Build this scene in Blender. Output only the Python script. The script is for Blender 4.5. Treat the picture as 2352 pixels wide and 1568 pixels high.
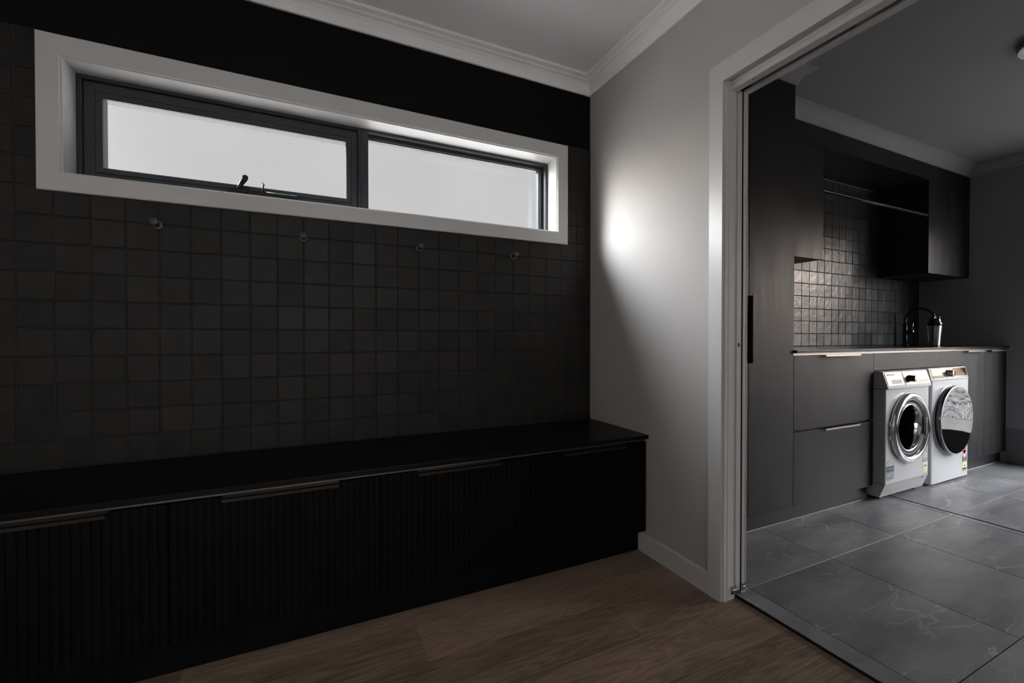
import bpy, bmesh, math, random
from mathutils import Vector, Matrix
random.seed(7)
for o in list(bpy.data.objects): bpy.data.objects.remove(o, do_unlink=True)
sc = bpy.context.scene
COL = sc.collection

# ------------------------------------------------------------------ camera
cam_d = bpy.data.cameras.new('camera'); cam = bpy.data.objects.new('camera', cam_d); COL.objects.link(cam)
sc.camera = cam
FPX = 995.0
cam_d.sensor_fit = 'HORIZONTAL'; cam_d.sensor_width = 36.0; cam_d.lens = FPX/2352*36.0
cam_d.clip_start = 0.02
yaw = math.atan((1176-712)/FPX); pitch = -math.atan(10/FPX)
fw = Vector((math.sin(yaw), math.cos(yaw), 0)); rt = Vector((math.cos(yaw), -math.sin(yaw), 0)); up = Vector((0, 0, 1))
fw2 = fw*math.cos(pitch)+up*math.sin(pitch); up2 = up*math.cos(pitch)-fw*math.sin(pitch)
m = Matrix((rt, up2, -fw2)).transposed().to_4x4(); m.translation = Vector((0, 0, 1.05))
cam.matrix_world = m

# ------------------------------------------------------------------ colour management
vs = sc.view_settings
sc.display_settings.display_device = 'sRGB'
vs.view_transform = 'Standard'; vs.look = 'None'; vs.gamma = 1.0; vs.use_curve_mapping = False
vs.exposure = 0.0

# ------------------------------------------------------------------ sky: broken overcast, bright patches of cloud in the west and east
world = bpy.data.worlds.new('sky'); sc.world = world; world.use_nodes = True
nt = world.node_tree; nt.nodes.clear()
N = nt.nodes.new; L = nt.links.new
wo = N('ShaderNodeOutputWorld'); bg = N('ShaderNodeBackground'); L(bg.outputs[0], wo.inputs[0])
tc = N('ShaderNodeTexCoord')
def lobe(dirv, power, col, amt):
    dv = Vector(dirv).normalized()
    d = N('ShaderNodeVectorMath'); d.operation = 'DOT_PRODUCT'; d.inputs[1].default_value = dv; L(tc.outputs['Generated'], d.inputs[0])
    c = N('ShaderNodeMath'); c.operation = 'MAXIMUM'; c.inputs[1].default_value = 0.0; L(d.outputs['Value'], c.inputs[0])
    p = N('ShaderNodeMath'); p.operation = 'POWER'; p.inputs[1].default_value = power; L(c.outputs[0], p.inputs[0])
    s = N('ShaderNodeMath'); s.operation = 'MULTIPLY'; s.inputs[1].default_value = amt; L(p.outputs[0], s.inputs[0])
    v = N('ShaderNodeVectorMath'); v.operation = 'SCALE'; v.inputs[0].default_value = col; L(s.outputs[0], v.inputs['Scale'])
    return v.outputs[0]
BASE = (0.60, 0.60, 0.61)
WEST = ((-0.815, 0.55, 0.20), 30, (1.0, 0.985, 0.96), 32.0)
WEST3 = ((-0.78, 0.42, 0.46), 28, (0.88, 0.94, 1.0), 92.0)
WEST2 = ((-0.95, 0.34, 0.04), 18, (1.0, 0.94, 0.86), 6.0)
EAST = ((0.58, -0.68, 0.44), 5, (0.90, 0.95, 1.0), 21.5)
EAST2 = ((0.80, -0.58, 0.12), 26, (1.0, 0.68, 0.44), 11.0)
SOUTH = ((0.1, -1.0, 0.15), 3, (1.0, 0.96, 0.92), 1.3)
acc = None
base = N('ShaderNodeRGB'); base.outputs[0].default_value = (*BASE, 1)
acc = base.outputs[0]
for lb in (WEST, WEST2, WEST3, EAST, EAST2, SOUTH):
    o_ = lobe(*lb); a = N('ShaderNodeVectorMath'); a.operation = 'ADD'; L(acc, a.inputs[0]); L(o_, a.inputs[1]); acc = a.outputs[0]
noi = N('ShaderNodeTexNoise'); noi.inputs['Scale'].default_value = 3.0; noi.inputs['Detail'].default_value = 4.0; L(tc.outputs['Generated'], noi.inputs['Vector'])
mr = N('ShaderNodeMapRange'); mr.inputs['From Min'].default_value = 0.3; mr.inputs['From Max'].default_value = 0.7; mr.inputs['To Min'].default_value = 0.96; mr.inputs['To Max'].default_value = 1.05; L(noi.outputs[0], mr.inputs['Value'])
sv = N('ShaderNodeVectorMath'); sv.operation = 'SCALE'; L(acc, sv.inputs[0]); L(mr.outputs[0], sv.inputs['Scale'])
L(sv.outputs[0], bg.inputs['Color']); bg.inputs['Strength'].default_value = 1.0

def portal(name, loc, rot, sx, sy):
    d = bpy.data.lights.new(name, 'AREA'); d.shape = 'RECTANGLE'; d.size = sx; d.size_y = sy; d.energy = 1
    d.cycles.is_portal = True
    o = bpy.data.objects.new(name, d); COL.objects.link(o); o.location = loc; o.rotation_euler = rot
R = math.radians
portal('daylight_portal_hall', (0.2245, 2.28, 1.843), (R(-90), 0, 0), 2.10, 0.46)
portal('daylight_portal_laundry', (5.37, 0.21, 1.06), (0, R(90), 0), 2.1, 2.14)
portal('daylight_portal_west', (-2.37, -1.45, 1.45), (0, R(-90), 0), 1.4, 1.4)
portal('daylight_portal_south', (0.70, -2.53, 1.90), (R(90), 0, 0), 1.1, .7)

# ------------------------------------------------------------------ materials
def newmat(name):
    mt = bpy.data.materials.new(name); mt.use_nodes = True
    return mt, mt.node_tree, mt.node_tree.nodes['Principled BSDF']
def pmat(name, col, rough=0.5, metal=0.0, spec=0.5, bump=0.0, bscale=50, var=0.0, vscale=4.0, stretch=(1, 1, 1), rvar=0.0, coat=0.0):
    mt, t, p = newmat(name)
    p.inputs['Base Color'].default_value = (*col, 1); p.inputs['Roughness'].default_value = rough
    p.inputs['Metallic'].default_value = metal; p.inputs['Specular IOR Level'].default_value = spec
    p.inputs['Coat Weight'].default_value = coat
    tc = t.nodes.new('ShaderNodeTexCoord'); mp = t.nodes.new('ShaderNodeMapping'); mp.inputs['Scale'].default_value = stretch
    g = t.nodes.new('ShaderNodeNewGeometry'); t.links.new(g.outputs['Position'], mp.inputs['Vector'])
    if var or rvar or True:
        n = t.nodes.new('ShaderNodeTexNoise'); n.inputs['Scale'].default_value = vscale; n.inputs['Detail'].default_value = 5
        t.links.new(mp.outputs[0], n.inputs['Vector'])
        r = t.nodes.new('ShaderNodeMapRange'); r.inputs['From Min'].default_value = .25; r.inputs['From Max'].default_value = .75
        vv = max(var, 0.02)
        r.inputs['To Min'].default_value = 1-vv; r.inputs['To Max'].default_value = 1+vv; t.links.new(n.outputs[0], r.inputs['Value'])
        s = t.nodes.new('ShaderNodeVectorMath'); s.operation = 'SCALE'; s.inputs[0].default_value = col; t.links.new(r.outputs[0], s.inputs['Scale'])
        t.links.new(s.outputs[0], p.inputs['Base Color'])
        if rvar:
            r2 = t.nodes.new('ShaderNodeMapRange'); r2.inputs['From Min'].default_value = .3; r2.inputs['From Max'].default_value = .7
            r2.inputs['To Min'].default_value = rough-rvar; r2.inputs['To Max'].default_value = rough+rvar; t.links.new(n.outputs[0], r2.inputs['Value'])
            t.links.new(r2.outputs[0], p.inputs['Roughness'])
    if bump:
        b = t.nodes.new('ShaderNodeTexNoise'); b.inputs['Scale'].default_value = bscale; b.inputs['Detail'].default_value = 3
        t.links.new(mp.outputs[0], b.inputs['Vector'])
        bn = t.nodes.new('ShaderNodeBump'); bn.inputs['Strength'].default_value = 1; bn.inputs['Distance'].default_value = bump
        t.links.new(b.outputs[0], bn.inputs['Height']); t.links.new(bn.outputs[0], p.inputs['Normal'])
    return mt
M = {}
M['wall'] = pmat('warm_grey_wall_paint', (0.48, 0.455, 0.435), .68, bump=.0003, bscale=160, spec=.25)
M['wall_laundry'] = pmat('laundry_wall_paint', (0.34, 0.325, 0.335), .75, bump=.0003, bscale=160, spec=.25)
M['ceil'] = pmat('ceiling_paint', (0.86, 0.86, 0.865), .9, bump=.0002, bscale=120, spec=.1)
M['wallunseen'] = pmat('unseen_wall_bounce_tone', (0.46, 0.44, 0.42), .75, spec=.2)  # unseen hall walls, tone chosen for the light they bounce back
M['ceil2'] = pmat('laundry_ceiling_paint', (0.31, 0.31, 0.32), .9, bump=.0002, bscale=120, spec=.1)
M['cornice2'] = pmat('shade_toned_laundry_cornice', (0.36, 0.36, 0.37), .7, spec=.2)  # white cornice with the laundry's dimmer light put into its colour
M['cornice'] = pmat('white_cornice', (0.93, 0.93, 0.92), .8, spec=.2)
M['trim'] = pmat('grey_white_satin_trim', (0.60, 0.59, 0.58), .30, bump=.00008, bscale=60, spec=.4)
M['trimedge'] = pmat('white_satin_jamb', (0.60, 0.59, 0.58), .4, spec=.4)
M['blackpaint'] = pmat('matt_black_wall_paint', (0.0045, 0.0045, 0.0052), .7, bump=.0003, bscale=150, spec=.12)
M['blackframe'] = pmat('charcoal_powdercoat', (0.034, 0.037, 0.043), .30, bump=.00005, bscale=400, spec=.5)
M['blackhard'] = pmat('black_hardware', (0.02, 0.02, 0.021), .38, metal=.6)
M['hookmetal'] = pmat('charcoal_hook_metal', (0.045, 0.045, 0.045), .42, spec=.6)
M['joinery'] = pmat('black_joinery_veneer', (0.0030, 0.0030, 0.0032), .55, bump=.0002, bscale=30, stretch=(8, 8, .6), spec=.12)
M['bench'] = pmat('black_laminate_top', (0.0032, 0.0032, 0.0036), .38, bump=.00005, bscale=200, spec=.2)
M['bronze'] = pmat('bronze_rail', (0.22, 0.19, 0.17), .38, metal=1.0)
M['bronzedark'] = pmat('dark_bronze_handle', (0.055, 0.045, 0.038), .42, metal=.9)
M['lveneer'] = pmat('dark_laundry_veneer', (0.015, 0.0145, 0.0152), .46, bump=.00025, bscale=26, stretch=(9, 9, .7), var=.45, vscale=1.5, rvar=.06, spec=.28)
M['lkick'] = pmat('dark_kick_veneer', (0.018, 0.0175, 0.018), .5, var=.3, stretch=(9, 9, .7), vscale=6, spec=.4)
M['ltop'] = pmat('black_stone_top', (0.005, 0.005, 0.0055), .26, spec=.22, var=.2, vscale=34)
M['rail'] = pmat('brushed_alloy', (0.42, 0.38, 0.35), .33, metal=1.0)
M['alu'] = pmat('bright_alloy', (0.72, 0.72, 0.72), .28, metal=1.0)
M['steel'] = pmat('stainless_steel', (0.60, 0.60, 0.60), .22, metal=1.0, bump=.00005, bscale=90, stretch=(1, 1, 30))
M['chrome'] = pmat('chrome', (0.78, 0.78, 0.79), .07, metal=1.0)
M['gloss'] = pmat('gloss_black_plastic', (0.006, 0.006, 0.007), .08, spec=.6)
M['mirrorblack'] = pmat('dark_door_glass', (0.004, 0.004, 0.004), .015, spec=.75)
M['blackmat'] = pmat('black_plastic', (0.012, 0.012, 0.012), .35)
M['white'] = pmat('white_enamel', (0.46, 0.47, 0.485), .22, bump=.00004, bscale=30, spec=.5)
M['whiteplastic'] = pmat('white_plastic', (0.50, 0.51, 0.52), .14, spec=.6)
M['greyplastic'] = pmat('grey_plastic', (0.20, 0.21, 0.22), .25)
M['satin'] = pmat('satin_grey_metal', (0.50, 0.50, 0.51), .18, metal=1.0)
M['silic'] = pmat('pale_sealant', (0.45, 0.44, 0.43), .5)
M['dark'] = pmat('dark_void', (0.004, 0.004, 0.004), .8, spec=.1)
M['grout'] = pmat('dark_grout', (0.045, 0.042, 0.038), .85, spec=.2)
M['groutb'] = pmat('black_grout', (0.010, 0.010, 0.010), .85, spec=.2)
M['groutf'] = pmat('floor_grout', (0.10, 0.10, 0.10), .85, spec=.2)
M['fangrey'] = pmat('fan_grille_grey', (0.26, 0.26, 0.265), .45)
M['fanw'] = pmat('fan_white', (0.55, 0.55, 0.55), .4)
for nm, c in dict(l_navy=(.02, .035, .06), l_blue=(.22, .28, .36), l_grey=(.30, .30, .31), l_pale=(.55, .56, .58), l_cream=(.62, .60, .40), l_yellow=(.62, .50, .18), l_red=(.50, .03, .05), l_black=(.02, .02, .02), l_green=(.05, .20, .10), l_white=(.75, .74, .74), l_olive=(.42, .42, .24), l_dgrey=(.12, .12, .125)).items():
    M[nm] = pmat('print_'+nm[2:], c, .4)
M['greygloss'] = pmat('dark_grey_gloss_plastic', (0.035, 0.036, 0.04), .12, spec=.5)
M['bowl'] = pmat('dark_porthole_bowl', (0.003, 0.003, 0.004), .12, spec=.06)
# glass: thin clear pane, transmits light straight, mirrors at grazing angles
def glassmat(name, ior=1.45, tint=(1, 1, 1), gain=1.0):
    mt = bpy.data.materials.new(name); mt.use_nodes = True; t = mt.node_tree; t.nodes.clear()
    o = t.nodes.new('ShaderNodeOutputMaterial'); mx = t.nodes.new('ShaderNodeMixShader'); tr = t.nodes.new('ShaderNodeBsdfTransparent')
    tr.inputs[0].default_value = (*tint, 1)
    gl = t.nodes.new('ShaderNodeBsdfGlossy'); gl.inputs['Roughness'].default_value = .02
    # Schlick term from |N.I| so that both faces of the thin pane behave the same
    g = t.nodes.new('ShaderNodeNewGeometry'); d = t.nodes.new('ShaderNodeVectorMath'); d.operation = 'DOT_PRODUCT'
    t.links.new(g.outputs['Normal'], d.inputs[0]); t.links.new(g.outputs['Incoming'], d.inputs[1])
    a = t.nodes.new('ShaderNodeMath'); a.operation = 'ABSOLUTE'; t.links.new(d.outputs['Value'], a.inputs[0])
    b = t.nodes.new('ShaderNodeMath'); b.operation = 'SUBTRACT'; b.inputs[0].default_value = 1.0; t.links.new(a.outputs[0], b.inputs[1])
    c = t.nodes.new('ShaderNodeMath'); c.operation = 'POWER'; c.inputs[1].default_value = 5.0; t.links.new(b.outputs[0], c.inputs[0])
    f = t.nodes.new('ShaderNodeMath'); f.operation = 'MULTIPLY_ADD'; f.inputs[1].default_value = .9; f.inputs[2].default_value = .03; t.links.new(c.outputs[0], f.inputs[0])
    t.links.new(f.outputs[0], mx.inputs[0]); t.links.new(tr.outputs[0], mx.inputs[1]); t.links.new(gl.outputs[0], mx.inputs[2]); t.links.new(mx.outputs[0], o.inputs[0])
    return mt
M['glass'] = glassmat('window_glass', 1.3)
def tilemat(name, c1, c2, r0, r1, bump, bs, spec=.5):
    mt, t, p = newmat(name)
    g = t.nodes.new('ShaderNodeNewGeometry')
    cr = t.nodes.new('ShaderNodeMix'); cr.data_type = 'RGBA'; cr.inputs[6].default_value = (*c1, 1); cr.inputs[7].default_value = (*c2, 1)
    t.links.new(g.outputs['Random Per Island'], cr.inputs[0])
    n = t.nodes.new('ShaderNodeTexNoise'); n.inputs['Scale'].default_value = 14; n.inputs['Detail'].default_value = 6; t.links.new(g.outputs['Position'], n.inputs['Vector'])
    r = t.nodes.new('ShaderNodeMapRange'); r.inputs['From Min'].default_value = .3; r.inputs['From Max'].default_value = .7; r.inputs['To Min'].default_value = .75; r.inputs['To Max'].default_value = 1.25; t.links.new(n.outputs[0], r.inputs['Value'])
    s = t.nodes.new('ShaderNodeVectorMath'); s.operation = 'SCALE'; t.links.new(cr.outputs[2], s.inputs[0]); t.links.new(r.outputs[0], s.inputs['Scale']); t.links.new(s.outputs[0], p.inputs['Base Color'])
    wn = t.nodes.new('ShaderNodeTexWhiteNoise'); wn.noise_dimensions = '1D'; t.links.new(g.outputs['Random Per Island'], wn.inputs['W'])
    rr = t.nodes.new('ShaderNodeMapRange'); rr.inputs['To Min'].default_value = r0; rr.inputs['To Max'].default_value = r1; t.links.new(wn.outputs[0], rr.inputs['Value']); t.links.new(rr.outputs[0], p.inputs['Roughness'])
    b = t.nodes.new('ShaderNodeTexNoise'); b.inputs['Scale'].default_value = bs; b.inputs['Detail'].default_value = 3; b.inputs['Roughness'].default_value = .5; t.links.new(g.outputs['Position'], b.inputs['Vector'])
    bn = t.nodes.new('ShaderNodeBump'); bn.inputs['Distance'].default_value = bump; bn.inputs['Strength'].default_value = 1
    t.links.new(b.outputs[0], bn.inputs['Height']); t.links.new(bn.outputs[0], p.inputs['Normal'])
    p.inputs['Specular IOR Level'].default_value = spec
    return mt
M['zell'] = tilemat('black_handmade_tile', (0.0122, 0.0110, 0.0106), (0.0172, 0.0150, 0.0130), .48, .56, .0010, 26, .3)
M['zell2'] = tilemat('black_glazed_splashback_tile', (0.022, 0.0215, 0.0215), (0.030, 0.029, 0.029), .32, .42, .0040, 20, .5)

def floor_tile_mat():
    mt, t, p = newmat('dark_slate_look_porcelain')
    nd = t.nodes.new; lk = t.links.new
    g = nd('ShaderNodeNewGeometry')
    off = nd('ShaderNodeVectorMath'); off.operation = 'MULTIPLY_ADD'
    cmb = nd('ShaderNodeCombineXYZ'); lk(g.outputs['Random Per Island'], cmb.inputs[0]); lk(g.outputs['Random Per Island'], cmb.inputs[2])
    lk(cmb.outputs[0], off.inputs[0]); off.inputs[1].default_value = (7, 7, 9); lk(g.outputs['Position'], off.inputs[2])
    # veins: stretched voronoi edges distorted by noise
    mp = nd('ShaderNodeMapping'); mp.inputs['Rotation'].default_value = (0, 0, R(-25)); mp.inputs['Scale'].default_value = (.8, 2.6, 1); lk(off.outputs[0], mp.inputs['Vector'])
    n0 = nd('ShaderNodeTexNoise'); n0.inputs['Scale'].default_value = 3.5; n0.inputs['Detail'].default_value = 5; n0.inputs['Roughness'].default_value = .5; lk(mp.outputs[0], n0.inputs['Vector'])
    ds = nd('ShaderNodeVectorMath'); ds.operation = 'MULTIPLY_ADD'; lk(n0.outputs['Color'], ds.inputs[0]); ds.inputs[1].default_value = (.55, .55, .55); lk(mp.outputs[0], ds.inputs[2])
    vo = nd('ShaderNodeTexVoronoi'); vo.feature = 'DISTANCE_TO_EDGE'; vo.inputs['Scale'].default_value = 2.2; lk(ds.outputs[0], vo.inputs['Vector'])
    vr = nd('ShaderNodeMapRange'); vr.inputs['From Min'].default_value = 0; vr.inputs['From Max'].default_value = .022; vr.inputs['To Min'].default_value = 1; vr.inputs['To Max'].default_value = 0; lk(vo.outputs['Distance'], vr.inputs['Value'])
    nm = nd('ShaderNodeTexNoise'); nm.inputs['Scale'].default_value = 2.4; nm.inputs['Detail'].default_value = 3; lk(off.outputs[0], nm.inputs['Vector'])
    nr = nd('ShaderNodeMapRange'); nr.inputs['From Min'].default_value = .42; nr.inputs['From Max'].default_value = .62; lk(nm.outputs[0], nr.inputs['Value'])
    vm = nd('ShaderNodeMath'); vm.operation = 'MULTIPLY'; lk(vr.outputs[0], vm.inputs[0]); lk(nr.outputs[0], vm.inputs[1])
    # clouding
    n1 = nd('ShaderNodeTexNoise'); n1.inputs['Scale'].default_value = 2.0; n1.inputs['Detail'].default_value = 9; n1.inputs['Roughness'].default_value = .62; lk(mp.outputs[0], n1.inputs['Vector'])
    cr = nd('ShaderNodeValToRGB'); e = cr.color_ramp.elements
    e[0].position = .32; e[0].color = (0.100, 0.097, 0.106, 1); e[1].position = .68; e[1].color = (0.235, 0.235, 0.246, 1)
    lk(n1.outputs[0], cr.inputs[0])
    mx = nd('ShaderNodeMix'); mx.data_type = 'RGBA'; lk(vm.outputs[0], mx.inputs[0]); lk(cr.outputs[0], mx.inputs[6]); mx.inputs[7].default_value = (.36, .36, .37, 1)
    lk(mx.outputs[2], p.inputs['Base Color'])
    p.inputs['Roughness'].default_value = .40; p.inputs['Specular IOR Level'].default_value = .5
    b = nd('ShaderNodeBump'); b.inputs['Distance'].default_value = .0012; b.inputs['Strength'].default_value = .6; lk(n1.outputs[0], b.inputs['Height']); lk(b.outputs[0], p.inputs['Normal'])
    return mt
M['ftile'] = floor_tile_mat()

def wood_mat():
    mt, t, p = newmat('oak_plank_floor'); nd = t.nodes.new; lk = t.links.new
    def mth(op, a, b=None, c=None):
        n = nd('ShaderNodeMath'); n.operation = op
        for i, v in enumerate((a, b, c)):
            if v is None: continue
            if isinstance(v, (int, float)): n.inputs[i].default_value = v
            else: lk(v, n.inputs[i])
        return n.outputs[0]
    g = nd('ShaderNodeNewGeometry'); sx = nd('ShaderNodeSeparateXYZ'); lk(g.outputs['Position'], sx.inputs[0])
    X, Y = sx.outputs[0], sx.outputs[1]
    W_ = 0.1975
    rowf = mth('DIVIDE', mth('SUBTRACT', Y, 1.375), W_); row = mth('FLOOR', rowf); fy = mth('SUBTRACT', rowf, row)
    xo = mth('DIVIDE', mth('SUBTRACT', X, mth('ADD', .342, mth('MULTIPLY', row, -.71))), 1.83); col = mth('FLOOR', xo); fx = mth('SUBTRACT', xo, col)
    idc = nd('ShaderNodeCombineXYZ'); lk(row, idc.inputs[0]); lk(col, idc.inputs[1])
    wn = nd('ShaderNodeTexWhiteNoise'); wn.noise_dimensions = '3D'; lk(idc.outputs[0], wn.inputs['Vector'])
    pos = nd('ShaderNodeVectorMath'); pos.operation = 'MULTIPLY_ADD'; lk(wn.outputs['Color'], pos.inputs[0]); pos.inputs[1].default_value = (5, 5, 5); lk(g.outputs['Position'], pos.inputs[2])
    mp = nd('ShaderNodeMapping'); mp.inputs['Scale'].default_value = (1.1, 8.5, 1); lk(pos.outputs[0], mp.inputs['Vector'])
    n1 = nd('ShaderNodeTexNoise'); n1.inputs['Scale'].default_value = 1.5; n1.inputs['Detail'].default_value = 3; n1.inputs['Distortion'].default_value = .8; lk(mp.outputs[0], n1.inputs['Vector'])
    rings = mth('FRACT', mth('MULTIPLY', n1.outputs[0], 9.0)); tri = mth('ABSOLUTE', mth('SUBTRACT', rings, .5))
    mp2 = nd('ShaderNodeMapping'); mp2.inputs['Scale'].default_value = (6, 170, 1); lk(pos.outputs[0], mp2.inputs['Vector'])
    n2 = nd('ShaderNodeTexNoise'); n2.inputs['Scale'].default_value = 1.0; n2.inputs['Detail'].default_value = 4; lk(mp2.outputs[0], n2.inputs['Vector'])
    mp3 = nd('ShaderNodeMapping'); mp3.inputs['Scale'].default_value = (1.2, 5, 1); lk(pos.outputs[0], mp3.inputs['Vector'])
    n3 = nd('ShaderNodeTexNoise'); n3.inputs['Scale'].default_value = 2.0; n3.inputs['Detail'].default_value = 2; lk(mp3.outputs[0], n3.inputs['Vector'])
    v = mth('ADD', mth('MULTIPLY', tri, .55), mth('ADD', mth('MULTIPLY', n2.outputs[0], .55), mth('MULTIPLY', n3.outputs[0], .6)))
    v = mth('ADD', v, mth('MULTIPLY', mth('SUBTRACT', wn.outputs['Value'], .5), .38))
    cr = nd('ShaderNodeValToRGB'); e = cr.color_ramp.elements
    e[0].position = .36; e[0].color = (0.120, 0.078, 0.056, 1); e[1].position = 1.0; e[1].color = (0.31, 0.218, 0.165, 1)
    lk(v, cr.inputs[0])
    ey = mth('MINIMUM', fy, mth('SUBTRACT', 1, fy)); ex = mth('MULTIPLY', mth('MINIMUM', fx, mth('SUBTRACT', 1, fx)), 1.83/W_)
    seam = mth('LESS_THAN', mth('MINIMUM', ey, ex), .0045)
    mx = nd('ShaderNodeMix'); mx.data_type = 'RGBA'; lk(mth('MULTIPLY', seam, .6), mx.inputs[0]); lk(cr.outputs[0], mx.inputs[6]); mx.inputs[7].default_value = (.02, .013, .01, 1)
    lk(mx.outputs[2], p.inputs['Base Color']); p.inputs['Roughness'].default_value = .5; p.inputs['Specular IOR Level'].default_value = .35
    b = nd('ShaderNodeBump'); b.inputs['Distance'].default_value = .0006; b.inputs['Strength'].default_value = .7; lk(mth('SUBTRACT', n2.outputs[0], seam), b.inputs['Height']); lk(b.outputs[0], p.inputs['Normal'])
    return mt
M['wood'] = wood_mat()

# ------------------------------------------------------------------ mesh builder
class MB:
    def __init__(s): s.v = []; s.f = []; s.m = []; s.sm = []; s.mats = []
    def mi(s, mat):
        mat = M[mat] if isinstance(mat, str) else mat
        if mat not in s.mats: s.mats.append(mat)
        return s.mats.index(mat)
    def add(s, vs, fs, mat=None, smooth=False):
        o = len(s.v); s.v += [tuple(v) for v in vs]; k = s.mi(mat) if mat is not None else 0
        for f in fs: s.f.append([i+o for i in f]); s.m.append(k); s.sm.append(smooth)
        return s
    def box(s, x0, x1, y0, y1, z0, z1, mat=None, b=0.0):
        if b <= 0:
            vs = [(x, y, z) for x in (x0, x1) for y in (y0, y1) for z in (z0, z1)]
            return s.add(vs, [(0, 1, 3, 2), (4, 6, 7, 5), (0, 4, 5, 1), (2, 3, 7, 6), (0, 2, 6, 4), (1, 5, 7, 3)], mat)
        bm = bmesh.new(); bmesh.ops.create_cube(bm, size=1)
        for v in bm.verts: v.co = Vector(((x0+x1)/2+v.co.x*(x1-x0), (y0+y1)/2+v.co.y*(y1-y0), (z0+z1)/2+v.co.z*(z1-z0)))
        bmesh.ops.bevel(bm, geom=bm.edges[:], offset=b, segments=2, profile=.6, affect='EDGES')
        bm.verts.index_update()
        s.add([v.co[:] for v in bm.verts], [[v.index for v in f.verts] for f in bm.faces], mat); bm.free(); return s
    def prism(s, poly, axis, a0, a1, mat=None, smooth=False):
        """poly: 2D points; extruded along axis 'x' (pts=(y,z)), 'y' (pts=(x,z)), 'z' (pts=(x,y))"""
        def P(p, a): return (a, p[0], p[1]) if axis == 'x' else ((p[0], a, p[1]) if axis == 'y' else (p[0], p[1], a))
        n = len(poly); vs = [P(p, a0) for p in poly]+[P(p, a1) for p in poly]
        s.add(vs, [(i, (i+1) % n, n+(i+1) % n, n+i) for i in range(n)], mat, smooth)
        s.add([P(p, a0) for p in poly], [list(range(n))[::-1]], mat); s.add([P(p, a1) for p in poly], [list(range(n))], mat); return s
    def lathe(s, prof, c, axis='z', n=48, mat=None, smooth=True):
        """prof: list of (r, h) along the axis from c"""
        def P(r, h, a):
            ca, sa = math.cos(a)*r, math.sin(a)*r
            return {'z': (c[0]+ca, c[1]+sa, c[2]+h), 'y': (c[0]+ca, c[1]+h, c[2]+sa), 'x': (c[0]+h, c[1]+ca, c[2]+sa)}[axis]
        k = len(prof); vs = [P(r, h, 2*math.pi*j/n) for r, h in prof for j in range(n)]
        fs = []
        for i in range(k-1):
            if abs(prof[i][0]) < 1e-7 and abs(prof[i+1][0]) < 1e-7: continue
            for j in range(n): fs.append((i*n+j, i*n+(j+1) % n, (i+1)*n+(j+1) % n, (i+1)*n+j))
        return s.add(vs, fs, mat, smooth)
    def tube(s, pts, r, n=14, mat=None, cap=True):
        pts = [Vector(p) for p in pts]; vs = []; prev = None
        for i, p in enumerate(pts):
            t = (pts[min(i+1, len(pts)-1)]-pts[max(i-1, 0)]).normalized()
            if prev is None: a = t.orthogonal().normalized()
            else: a = (prev-t*prev.dot(t)).normalized()
            prev = a; b = t.cross(a); rr = r[i] if isinstance(r, (list, tuple)) else r
            vs += [p+a*math.cos(2*math.pi*j/n)*rr+b*math.sin(2*math.pi*j/n)*rr for j in range(n)]
        fs = [(i*n+j, i*n+(j+1) % n, (i+1)*n+(j+1) % n, (i+1)*n+j) for i in range(len(pts)-1) for j in range(n)]
        s.add(vs, fs, mat, True)
        if cap:
            s.add(vs[:n], [list(range(n))[::-1]], mat); s.add(vs[-n:], [list(range(n))], mat)
        return s
    def text(s, txt, origin, size, mat, plane='xz', depth=.0004, align='LEFT'):
        cu = bpy.data.curves.new('t', 'FONT'); cu.body = txt; cu.size = size; cu.extrude = depth; cu.align_x = align; cu.resolution_u = 2
        ob = bpy.data.objects.new('t', cu); me = bpy.data.meshes.new_from_object(ob)
        vs = [(origin[0]+v.co.x, origin[1]-v.co.z, origin[2]+v.co.y) for v in me.vertices]
        s.add(vs, [list(p.vertices) for p in me.polygons], mat); bpy.data.objects.remove(ob); bpy.data.meshes.remove(me); return s
    def obj(s, name, parent=None, mat=None, bevel=0.0):
        org = Vector((0, 0, 0)); p = parent
        while p is not None: org += p.location; p = p.parent
        me = bpy.data.meshes.new(name)
        loc = Vector((0, 0, 0))
        me.from_pydata([tuple(Vector(v)-org) for v in s.v], [], s.f)
        if mat is not None and not s.mats: s.mats = [M[mat] if isinstance(mat, str) else mat]
        for mt in s.mats: me.materials.append(mt)
        for i, p_ in enumerate(me.polygons): p_.material_index = s.m[i]; p_.use_smooth = s.sm[i]
        bm = bmesh.new(); bm.from_mesh(me); bmesh.ops.remove_doubles(bm, verts=bm.verts, dist=1e-7) if any(s.sm) else None
        bmesh.ops.recalc_face_normals(bm, faces=bm.faces); bm.to_mesh(me); bm.free()
        me.update()
        ob = bpy.data.objects.new(name, me); COL.objects.link(ob); ob.parent = parent
        if bevel:
            md = ob.modifiers.new('bevel', 'BEVEL'); md.width = bevel; md.segments = 2; md.limit_method = 'ANGLE'; md.angle_limit = R(40)
        return ob
def thing(name, label, cat, loc=(0, 0, 0), group=None):
    o = bpy.data.objects.new(name, None); COL.objects.link(o); o.location = loc; o.empty_display_size = .05
    o['label'] = label; o['category'] = cat
    if group: o['group'] = group
    return o
def tag(o, label, cat, group=None):
    o['label'] = label; o['category'] = cat
    if group: o['group'] = group
    return o
def struct(o, label=None):
    o['kind'] = 'structure'
    if label: o['label'] = label
    return o
def senf(name, loc=(0, 0, 0)):
    o = bpy.data.objects.new(name, None); COL.objects.link(o); o.location = loc; o['kind'] = 'structure'; return o
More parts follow.
